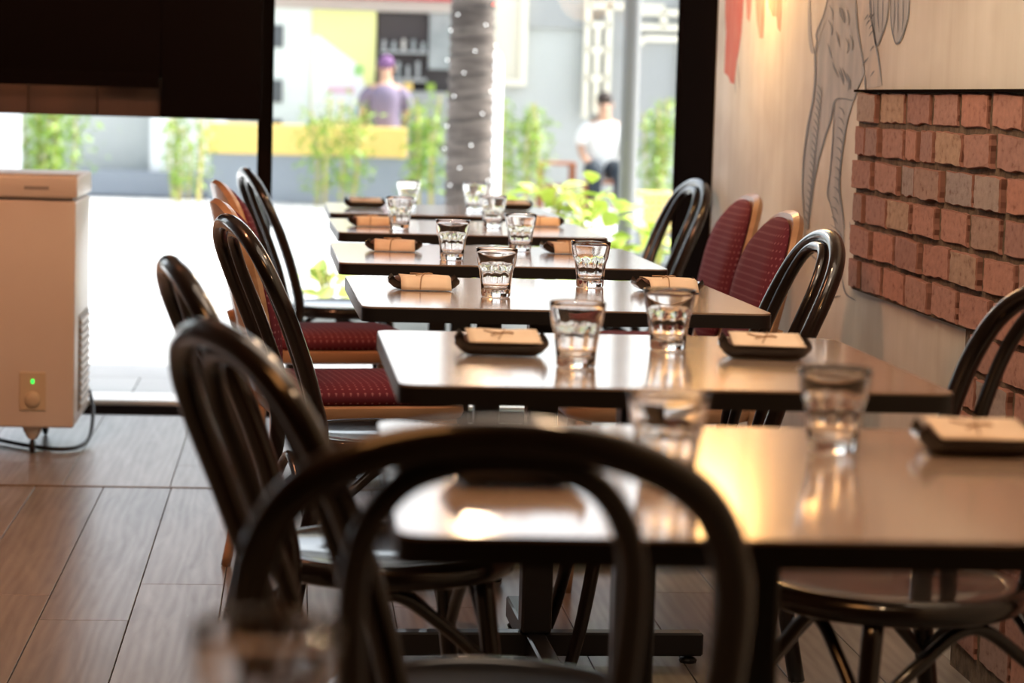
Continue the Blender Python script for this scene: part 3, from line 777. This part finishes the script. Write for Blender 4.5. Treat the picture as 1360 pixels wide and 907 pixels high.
# ------------------------------------------------------------------ chest freezer
fz = empty('chest_freezer', (-1.18, 7.45, 0)); tag(fz, 'white chest freezer with a small green light standing at the left edge', 'freezer')
obj('cabinet', box_bm(-.50, .51, 0, .50, .085, .785, .008, 3), 'freezer', fz, smooth=True, auto=40)
obj('lid_gasket', box_bm(-.49, .50, .006, .49, .7855, .7915), 'grey_plastic', fz)
lid = obj('lid', box_bm(-.505, .515, -.012, .505, .792, .862, .010, 3), 'freezer', fz, smooth=True, auto=40)
obj('badge', box_bm(.355, .430, -.0138, -.0122, .819, .829, .0004), 'grey_plastic', lid)
cpn = obj('control_plate', box_bm(.345, .425, -.006, .0, .140, .258, .002), 'freezer_dirty', fz)
kb = lathe([(0, .012), (.018, .012), (.022, .009), (.024, 0), (0, 0)], 24)
bmesh.ops.rotate(kb, verts=kb.verts, cent=(0, 0, 0), matrix=Matrix.Rotation(PI/2, 3, 'X')); bmesh.ops.translate(kb, verts=kb.verts, vec=(.385, -.0062, .175))
obj('knob', kb, 'freezer_dirty', cpn, smooth=True, auto=40)
obj('indicator_light', box_bm(.381, .389, -.0085, -.0062, .224, .236, .001), 'green_led', cpn)
vg = obj('vent_grille', box_bm(.5105, .514, .14, .46, .12, .42), 'grey_plastic', fz)
for k in range(12): obj('vent_slat', box_bm(.5142, .520, .15, .45, .128+k*.024, .142+k*.024, .002), 'freezer', vg)
for x_ in (-.43, .38, .44):
    for y_ in (.05, .44):
        if x_ == .44: continue
        c_ = lathe([(0, .084), (.030, .084), (.030, .072), (.014, .044), (0, .044)], 16, cx=x_, cy=y_)
        fo = obj('foot', c_, 'freezer', fz, smooth=True, auto=40)
        obj('castor', ell(x_, y_, .0225, .011, .0222, .0222, 16, 10), 'rubber', fo, smooth=True)
cb = tube([(-1.02, 7.80, .012), (-.84, 7.60, .010), (-.72, 7.52, .010), (-.66, 7.58, .012), (-.640, 7.70, .030), (-.645, 7.86, .09), (-.665, 7.955, .14)], .0065, 8, n=8)
tag(obj('power_cable', cb, 'rubber', smooth=True), 'black power cable curling on the floor at the freezer corner', 'cable')

# ------------------------------------------------------------------ lamps (above the picture)
def pendant(x, y, z, label):
    t = empty('pendant_lamp', (x, y, z)); tag(t, label, 'lamp', 'bare bulb pendants over the tables')
    obj('bulb', ell(0, 0, 0, .026, .026, .030), 'lamp_bulb', t, smooth=True)
    obj('socket', lathe([(0, .027), (.016, .027), (.020, .055), (.018, .095), (.006, .105), (0, .105)], 16), 'black_metal', t, smooth=True)
    obj('cord', tube([(0, 0, .10), (0, 0, ZC-z-.001)], .003, 6, n=1), 'rubber', t)
    l = bpy.data.lights.new('bulb_light', 'POINT'); l.energy = 7; l.color = WARM; l.shadow_soft_size = .05
    lo = bpy.data.objects.new('bulb_light', l); COL.objects.link(lo); lo.parent = t; lo.location = (0, 0, -.06)
pendant(.56, 7.3, 1.66, 'bare bulb pendant lamp over the fifth table')
pendant(.60, 4.6, 1.80, 'bare bulb pendant lamp over the third table')
pendant(.45, 2.3, 1.85, 'bare bulb pendant lamp over the nearest table')
ln_ = empty('paper_lantern', (1.215, 7.05, 1.60)); tag(ln_, 'glowing warm paper lantern hanging by the mural wall', 'lamp')
obj('shade', ell(0, 0, 0, 0.13, 0.13, 0.13, 24, 16), 'lantern', ln_, smooth=True)
obj('cord', tube([(0, 0, .13), (0, 0, ZC-1.601)], .003, 6, n=1), 'rubber', ln_)

# ------------------------------------------------------------------ outside: ground
struct('ground', box_bm(-30, 30, 8.95, 60, -.12, -.02), 'street')
pv = struct('pavement', box_bm(-4.2, 5.4, 8.92, 13.2, -.02, -.006), 'joint')
y = 8.92; r_i = 0
while y < 13.1:
    x = -4.2-(.3 if r_i % 2 else 0)
    while x < 5.3:
        a, b = max(x, -4.2), min(x+.6, 5.4)
        if b-a > .1:
            o = obj('paving_slab', box_bm(-(b-a)/2+.003, (b-a)/2-.003, -.297, .297, -.006, 0, .0015), 'paving', pv, loc=((a+b)/2, y+.3, 0))
        x += .6
    y += .6; r_i += 1
struct('trim_2', box_bm(-3.4, 3.4, 8.96, 10.38, 2.80, 2.90), 'cream')      # canopy above the shopfront

# ---- far facade
FY = 26.0
fac = struct('wall_far', box_bm(-7, 8.0, FY+.05, FY+.35, 0, 2.32), 'grey_render')
def fbox(nm, x0, x1, z0, z1, m, y0=FY, y1=FY+.045, bev=0.0, par=None): return obj(nm, box_bm(x0, x1, y0, y1, z0, z1, bev), m, par or fac)
fbox('pale_wall', -.35, .125, .45, 2.02, 'pale_render', FY-.05)
for z0 in (1.60, 1.02, .72): fbox('window', -.34, -.17, z0, z0+(.24 if z0 > 1 else .12), 'window_dark', FY-.07, FY-.051)
fbox('stone_fascia', -.35, 2.03, 2.02, 2.14, 'fascia', FY-.12)
fbox('awning', -.35, 1.75, 2.145, 2.20, 'red_awning', FY-.35, FY+.04)
po = fbox('poster', .13, .81, .80, 2.015, 'yellow', FY-.06)
M['poster_yellow'] = mat('poster_yellow', (0.80, 0.80, 0.34), 0.6); po.data.materials[0] = M['poster_yellow']
def poly_front(nm, pts, m, y, par):
    bm = bmesh.new(); bm.faces.new([bm.verts.new((a, y, b)) for a, b in pts]); return obj(nm, bm, m, par)
poly_front('poster_white_shape', [(.14, 1.75), (.22, 1.73), (.40, 1.60), (.62, 1.45), (.70, 1.25), (.72, 1.0), (.60, .86), (.14, .86)], 'white_render', FY-.0625, po)
M['poster_pink'] = mat('poster_pink', (.72, .40, .55), .6); M['poster_green'] = mat('poster_green', (.35, .62, .22), .6); M['poster_blue'] = mat('poster_blue', (.45, .70, .85), .6)
for a, b in ((.315, .38), (.39, .45), (.46, .52), (.53, .60)): poly_front('poster_mark', [(a, 1.13), (b-.01, 1.13), (b-.01, 1.21), (a, 1.21)], 'poster_pink', FY-.064, po)
poly_front('poster_leaf', [(.60, 1.32), (.68, 1.34), (.70, 1.42), (.62, 1.46), (.58, 1.40)], 'poster_green', FY-.064, po)
poly_front('poster_dot', [(.60, .93), (.67, .92), (.71, .97), (.69, 1.04), (.62, 1.04)], 'poster_blue', FY-.064, po)
# shop opening: flat slab, interior shade painted as dark colour, shelves in front
sh = fbox('shop_opening', .83, 1.68, .60, 2.015, 'shop_shade', FY-.02, FY+.04)
fbox('shop_shelf', .86, 1.36, 1.28, 1.32, 'mid_grey', FY-.16, FY-.025, par=sh); fbox('shop_shelf', .86, 1.36, 1.58, 1.61, 'mid_grey', FY-.16, FY-.025, par=sh)
rs = random.Random(8)
for i in range(9):
    xa = .88+i*.052; fbox('shop_goods', xa, xa+.04, 1.325 if i % 2 else 1.615, 1.325+rs.uniform(.08, .18) if i % 2 else 1.615+rs.uniform(.08, .16), rs.choice(['fascia', 'concrete', 'slat_wood', 'mid_grey']), FY-.12, FY-.05, par=sh)
fbox('shop_door', 1.38, 1.66, 1.42, 2.01, 'concrete', FY-.10, FY-.03, par=sh)
fbox('shop_counter', .86, 1.70, .62, 1.18, 'mid_grey', FY-.24, FY-.03, par=sh)
for k, (a, m_) in enumerate(((1.02, 'fascia'), (1.12, 'yellow'), (1.36, 'leaf'))): fbox('shop_goods', a, a+.09, 1.185, 1.27, m_, FY-.2, FY-.1, par=sh)
cr = fbox('cream_board', 2.02, 2.36, 1.30, 2.3, 'cream_panel', FY-.04)
for (a, b, c, d) in ((2.36, 2.43, 1.27, 2.31), (1.95, 2.02, 1.27, 2.31), (2.02, 2.36, 1.27, 1.34)): fbox('board_frame', a, b, c, d, 'cream', FY-.09, par=cr)
# cream lattice on the right over dark glass
lt = fbox('lattice_backing', 3.22, 4.25, .62, 2.32, 'mid_grey', FY-.03)
fbox('lattice_wall', 2.44, 3.10, 1.9, 2.32, 'mid_grey', FY-.02)
def bar(x0, z0, x1, z1, w=.045):
    d = Vector((x1-x0, z1-z0)); d.normalize(); n_ = Vector((-d.y, d.x))*w/2
    pts = [(x0+n_.x, z0+n_.y), (x1+n_.x, z1+n_.y), (x1-n_.x, z1-n_.y), (x0-n_.x, z0-n_.y)]
    bm = bmesh.new(); A = [bm.verts.new((a, FY-.10, b)) for a, b in pts]; B = [bm.verts.new((a, FY-.035, b)) for a, b in pts]
    bm.faces.new(A); bm.faces.new(B[::-1])
    for i in range(4): j = (i+1) % 4; bm.faces.new((A[i], B[i], B[j], A[j]))
    obj('lattice_bar', bm, 'cream', lt)
for s in [(3.08, .95, 3.08, 2.2), (3.31, .95, 3.31, 2.2), (3.08, 2.15, 3.90, 2.15), (3.08, 1.95, 3.31, 1.95), (3.08, 1.68, 3.31, 1.68), (3.08, 1.38, 3.31, 1.38), (3.19, 1.0, 3.19, 1.35), (3.19, 1.42, 3.19, 1.65), (3.19, 1.72, 3.19, 1.92),
          (3.50, 2.10, 4.15, 2.10), (3.50, 1.66, 3.72, 1.82), (3.72, 1.82, 4.15, 1.82), (3.62, 1.94, 4.15, 1.94), (3.62, 1.94, 3.62, 2.10), (3.90, 1.94, 3.90, 2.10), (4.12, 1.0, 4.12, 2.4)]: bar(*s, w=.06)
# low parapet with yellow rail in front of the shops
bar_ = empty('yellow_barrier', (.5, 24.9, 0)); tag(bar_, 'yellow-topped low grey wall in front of the shops across the street', 'barrier')
obj('grey_base', box_bm(-1.40, 1.45, 0, .14, 0, .49), 'blue_grey', bar_); obj('yellow_rail', box_bm(-1.42, .62, -.03, .17, .491, .80, .01), 'yellow', bar_)
fbox('plinth', -3.2, -.9, .0, .26, 'blue_grey', FY-.35); fbox('white_wall', -1.55, -.75, .26, 1.6, 'white_render', FY-.2)
fbox('plinth_window', -1.28, -1.08, .92, 1.08, 'window_dark', FY-.22, FY-.201)

# ---- leafy plants
def leaf_mesh(L, W, name='leaf', m='leaf'):
    bm = bmesh.new(); prof = [(0, .08), (.2, .75), (.45, 1), (.75, .6), (1, .03)]
    Lv = [bm.verts.new((-W/2*w_, t*L, -.25*L*t*t+.08*L*w_)) for t, w_ in prof]; Cv = [bm.verts.new((0, t*L, -.25*L*t*t)) for t, w_ in prof]; Rv = [bm.verts.new((W/2*w_, t*L, -.25*L*t*t+.08*L*w_)) for t, w_ in prof]
    for i in range(4): bm.faces.new((Lv[i], Cv[i], Cv[i+1], Lv[i+1])); bm.faces.new((Cv[i], Rv[i], Rv[i+1], Cv[i+1]))
    d = bpy.data.meshes.new(name); bm.to_mesh(d); bm.free(); d.materials.append(M[m])
    for p in d.polygons: p.use_smooth = True
    return d
def bamboo(x, y, wd, h, label, seed, dens=520, z0=0.0):
    r = random.Random(seed); t = empty('bamboo_plant', (x, y, z0)); tag(t, label, 'plant', 'bamboo clumps across the street')
    st = bmesh.new(); tops = []
    for k in range(9):
        a, b = r.uniform(-wd*.30, wd*.30), r.uniform(-.12, .12); hh = h*r.uniform(.75, 1.0)
        tube([(a, b, 0), (a*1.15+r.uniform(-.03, .03), b, hh*.5), (a*1.35+r.uniform(-.06, .06), b*1.2, hh)], .010, 5, n=3, bm=st); tops.append((a, b, hh))
    obj('canes', st, 'cane', t)
    bm = bmesh.new()
    for k in range(dens):
        a, b, hh = r.choice(tops); q = r.uniform(.12, 1)**.8
        p = Vector((a*(1+.3*q)+r.gauss(0, wd*.13), b+r.gauss(0, .12), hh*q+r.uniform(-.04, .06)))
        d1 = Vector((r.uniform(-1, 1), r.uniform(-1, 1), r.uniform(-.9, .5))).normalized(); L = r.uniform(.07, .13)
        s_ = d1.cross(Vector((r.uniform(-1, 1), r.uniform(-1, 1), 1))).normalized()*L*.14
        v = [bm.verts.new(p), bm.verts.new(p+d1*L*.4+s_), bm.verts.new(p+d1*L), bm.verts.new(p+d1*L*.4-s_)]; bm.faces.new(v)
    f = obj('foliage', bm, 'leaf', t); f['kind'] = 'stuff'
BB = [(-2.50, 1.0, 1.15, 'broad bamboo clump behind the freezer at the far left', 1300), (-1.07, .50, 1.0, 'sparse bamboo clump between the freezer and the window post', 460),
      (.37, .66, 1.13, 'wide bamboo clump in front of the yellow poster', 760), (1.25, .46, 1.18, 'slim bamboo clump left of the palm trunk', 700),
      (2.22, .66, 1.16, 'bamboo clump right of the palm trunk under the cream board', 900), (3.66, .46, 1.2, 'bamboo clump right of the grey pole under the lattice', 700)]
for i, (x, wd, h, l, dn) in enumerate(BB): bamboo(x, 24.2, wd, h, l, 20+i, dn)

# ---- near planting trough with bright shrubs
tr = empty('planting_trough', (.9, 11.0, 0)); tag(tr, 'low grey concrete planting trough outside the window', 'planter')
obj('trough', box_bm(-.88, .95, -.22, .22, 0, .14, .006), 'concrete', tr); obj('soil', box_bm(-.84, .91, -.19, .19, .1405, .150), 'soil', tr)
LEAF_N = [leaf_mesh(.115, .072, 'leaf', 'leaf_bright'), leaf_mesh(.145, .088, 'leaf', 'leaf_bright')]
def shrub(x, y, h, rad, n, label, seed):
    r = random.Random(seed); t = empty('leafy_shrub', (x, y, .150)); tag(t, label, 'shrub', 'bright shrubs in the trough outside')
    st = bmesh.new()
    for k in range(5):
        a = r.uniform(0, 2*PI); tube([(0.01*k-.02, 0, 0), (math.cos(a)*rad*.3, math.sin(a)*rad*.25, h*.5), (math.cos(a)*rad*.6, math.sin(a)*rad*.5, h*.85)], .005, 5, n=3, bm=st)
    obj('stems', st, 'cane', t)
    for k in range(n):
        a = r.uniform(0, 2*PI); q = r.random()**.5; e = r.random()
        px, py, pz = math.cos(a)*rad*q, math.sin(a)*rad*.7*q, h*(.12+.88*e)*(1-.25*q)
        o = bpy.data.objects.new('leaf', r.choice(LEAF_N)); COL.objects.link(o); o.parent = t; o.location = (px, py, pz)
        o.rotation_euler = (r.uniform(-.5, .9), r.uniform(-.5, .5), a-PI/2+r.uniform(-.8, .8)); s_ = r.uniform(.7, 1.15); o.scale = (s_, s_, s_)
shrub(.93, 11.0, .52, .15, 70, 'leafy shrub just right of the palm trunk, glowing yellow green', 1)
shrub(1.13, 11.02, .70, .17, 110, 'tallest bright yellow-green shrub outside, in front of the person in white', 2)
shrub(1.36, 11.0, .64, .15, 90, 'bright shrub just left of the grey pole', 3)
shrub(1.64, 11.0, .46, .12, 46, 'low bright shrub just right of the grey pole', 4)
shrub(.15, 11.0, .24, .13, 20, 'small green plant seen under the left side of the tables', 5)

# ---- palm trunk with fairy lights
pt = empty('palm_trunk', (.995, 14.0, 0)); tag(pt, 'thick grey palm trunk wrapped in fairy lights beyond the window', 'tree')
prof = [(0, -.02), (.20, -.02)]
k = 0; z = .02
while z < 3.2:
    rr0 = .138-.006*z
    prof += [(rr0+.006, z), (rr0-.006, z+.045)]; z += .06
prof += [(0, 3.2)]
obj('trunk', lathe(prof, 28), 'bark', pt, smooth=True, auto=60)
wr = bmesh.new(); pts = []
for i in range(0, 330):
    a = i*.42; z = .15+i*.0085; pts.append(((.143-.006*z)*math.cos(a), (.143-.006*z)*math.sin(a), z))
tube(pts, .003, 4, n=1, bm=wr); obj('light_wire', wr, 'rubber', pt)
bl_me = bpy.data.meshes.new('bulb'); b_ = bmesh.new(); bmesh.ops.create_icosphere(b_, subdivisions=1, radius=.0055); b_.to_mesh(b_ and bl_me); b_.free(); bl_me.materials.append(M['bulb_white'])
bl_red = bl_me.copy(); bl_red.materials.clear(); bl_red.materials.append(M['bulb_red'])
rl = random.Random(4)
for i in range(6, 230, 4):
    q = pts[i]
    if q[1] > .06 or q[2] > 1.9: continue
    o = bpy.data.objects.new('bulb', bl_red if q[2] > 1.64 else bl_me); COL.objects.link(o); o.parent = pt; o.location = (q[0]*1.05, q[1]*1.05, q[2]+rl.uniform(-.03, .03))

tag(obj('white_post', lathe([(0, 0), (.068, 0), (.068, 1.36), (.05, 1.42), (0, 1.45)], 24), 'white_render', loc=(1.245, 15.6, 0), smooth=True, auto=40), 'bright white round post close behind the palm trunk', 'post')
# ---- grey pole
po2 = lathe([(0, 0), (.075, 0), (.075, .015), (.044, .02), (.0425, 3.0), (0, 3.0)], 24)
tag(obj('grey_pole', po2, 'steel', loc=(1.588, 11.55, 0), smooth=True, auto=40), 'tall grey metal pole just outside the window, sunlit on its right side', 'pole')

# ---- yellow basket planter at right
yb = empty('basket_planter', (2.72, 16.9, 0)); tag(yb, 'yellow woven planter on a grey plinth right of the grey pole', 'planter')
obj('plinth', box_bm(-.35, .35, -.2, .2, 0, .22), 'concrete', yb)
bk = obj('basket', box_bm(-.30, .30, -.16, .16, .221, .47), 'cream', yb); obj('rim', box_bm(-.32, .32, -.18, .18, .471, .505, .01), 'yellow', yb)
for k in range(13): obj('weave_strand', box_bm(-.295+k*.047, -.27+k*.047, -.172, -.161, .225, .468, .004), 'yellow', bk)
for k in range(5): obj('weave_band', box_bm(-.30, .30, -.180, -.1725, .24+k*.047, .262+k*.047, .003), 'yellow', bk)

# ---- pink and white banner at the far left
bn = empty('banner_stand', (-2.30, 18.0, 0)); tag(bn, 'white and pink banner stand at the far left edge outside', 'banner')
M['banner_pink'] = mat('banner_pink', (.80, .22, .32), .6)
obj('banner_cloth', box_bm(-.35, .28, 0, .01, .10, 1.3), 'white_render', bn)
obj('banner_top', box_bm(-.35, .10, -.012, -.001, .78, 1.3), 'banner_pink', bn)
obj('base', box_bm(-.36, .29, -.12, .12, 0, .03), 'mid_grey', bn); obj('pole', box_bm(.262, .278, .011, .025, .03, 1.35), 'mid_grey', bn)

# ------------------------------------------------------------------ people outside
def figure(loc, rz, label, shirt, hairm, seat_h=.45, cap=False, arms='down'):
    """seated figure facing -y; joints as one skinned body"""
    t = empty('person', loc, rz); tag(t, label, 'person')
    hz = seat_h+.115
    V = [(0, 0, hz), (0, .01, hz+.16), (0, .0, hz+.34), (0, -.01, hz+.46), (0, -.015, hz+.53), (0, -.03, hz+.60), (0, -.03, hz+.70)]
    Rr = [(.145, .11), (.13, .095), (.155, .10), (.10, .08), (.052, .052), (.070, .082), (.062, .078)]
    E = [(i, i+1) for i in range(6)]
    def chain(root, pts):
        p = root
        for co, r in pts: V.append(co); Rr.append(r); E.append((p, len(V)-1)); p = len(V)-1
        return p
    for s in (1, -1):
        chain(3, [((s*.155, 0, hz+.445), (.062, .062)), ((s*.215, -.01, hz+.33), (.052, .052)), ((s*.235, -.04, hz+.19), (.042, .042)), ((s*.20, -.16, hz+.10), (.036, .036)), ((s*.155, -.26, hz+.06), (.027, .027)), ((s*.145, -.31, hz+.05), (.035, .02)), ((s*.14, -.36, hz+.045), (.028, .016))])
        chain(0, [((s*.10, -.06, hz), (.10, .095)), ((s*.125, -.26, hz-.01), (.082, .082)), ((s*.13, -.44, hz-.02), (.060, .062)), ((s*.13, -.45, hz-.20), (.056, .058)), ((s*.13, -.44, .09), (.038, .04)), ((s*.135, -.50, .045), (.042, .038)), ((s*.14, -.60, .032), (.04, .028))])
    me = bpy.data.meshes.new('body'); me.from_pydata(V, E, [])
    o = obj('body', me, 'skin', t)
    md = o.modifiers.new('skin', 'SKIN'); 
    sk = me.skin_vertices[0].data
    for i, r in enumerate(Rr): sk[i].radius = r
    sk[0].use_root = True
    md.use_smooth_shade = True
    s2 = o.modifiers.new('sub', 'SUBSURF'); s2.levels = 1; s2.render_levels = 2
    # face
    fc = ell(0, -.115, hz+.665, .013, .020, .022, 10, 8)
    ell(.083, -.03, hz+.67, .012, .018, .030, 8, 6, bm=fc); ell(-.083, -.03, hz+.67, .012, .018, .030, 8, 6, bm=fc)
    obj('face_features', fc, 'skin', t, smooth=True)
    ey = ell(.030, -.103, hz+.685, .011, .008, .007, 8, 6); ell(-.030, -.103, hz+.685, .011, .008, .007, 8, 6, bm=ey); ell(0, -.108, hz+.625, .022, .008, .006, 8, 6, bm=ey)
    obj('eyes_and_mouth', ey, 'hair', t, smooth=True)
    hr = ell(0, -.005, hz+.735, .084, .098, .075, 18, 12)
    obj('hair', hr, hairm, t, smooth=True)
    if cap: obj('cap_brim', ell(0, -.11, hz+.725, .07, .07, .012, 16, 6), hairm, t, smooth=True)
    # shirt: torso shell and sleeves
    sb = lathe([(.001, hz-.04), (.165, hz-.04), (.168, hz+.05), (.152, hz+.18), (.172, hz+.32), (.178, hz+.40), (.150, hz+.465), (.095, hz+.502), (.066, hz+.515), (.05, hz+.515)], 22)
    for v in sb.verts: v.co.y *= .74
    for s in (1, -1): tube([(s*.13, 0, hz+.445), (s*.205, -.01, hz+.37), (s*.238, -.025, hz+.25)], lambda q: .072-.008*q, 12, n=4, bm=sb)
    obj('shirt', sb, shirt, t, smooth=True)
    tr_ = bmesh.new()
    for s in (1, -1): tube([(s*.08, .03, hz), (s*.125, -.24, hz), (s*.132, -.44, hz-.02), (s*.132, -.465, hz-.12), (s*.132, -.45, .12)], lambda q: .112-.05*q, 12, n=4, bm=tr_)
    obj('trousers', tr_, 'trousers', t, smooth=True)
    sh_ = bmesh.new()
    for s in (1, -1): ell(s*.138, -.535, .04, .05, .12, .04, 12, 8, bm=sh_)
    obj('shoes', sh_, 'rubber', t, smooth=True)
    return t
def stool(loc, h, label):
    t = empty('wooden_stool', loc); tag(t, label, 'stool')
    obj('seat', box_bm(-.19, .19, -.17, .17, h-.035, h-.004, .006), 'stool_wood', t)
    for a in (-.165, .165):
        for b in (-.145, .145): obj('leg', box_bm(a-.02, a+.02, b-.02, b+.02, 0, h-.0355), 'stool_wood', t)
    for b in (-.145, .145): obj('rail', box_bm(-.1445, .1445, b-.012, b+.012, h*.45, h*.45+.03), 'stool_wood', t)
figure((3.17, 25.0, 0), .0, 'person in a white T-shirt and dark trousers sitting outside beyond the bright shrubs', 'shirt_white', 'hair', .31)
stool((3.17, 25.02, 0), .31, 'reddish wooden stool under the person in white')
stool((2.68, 24.9, 0), .50, 'empty reddish wooden stool left of the person in white')
figure((.90, 25.20, 0), PI, 'person in a purple-grey shirt and cap behind the yellow barrier', 'shirt_purple', 'cap', .62, cap=True)
stool((.90, 25.28, 0), .62, 'wooden stool under the person in the purple-grey shirt, behind the barrier')
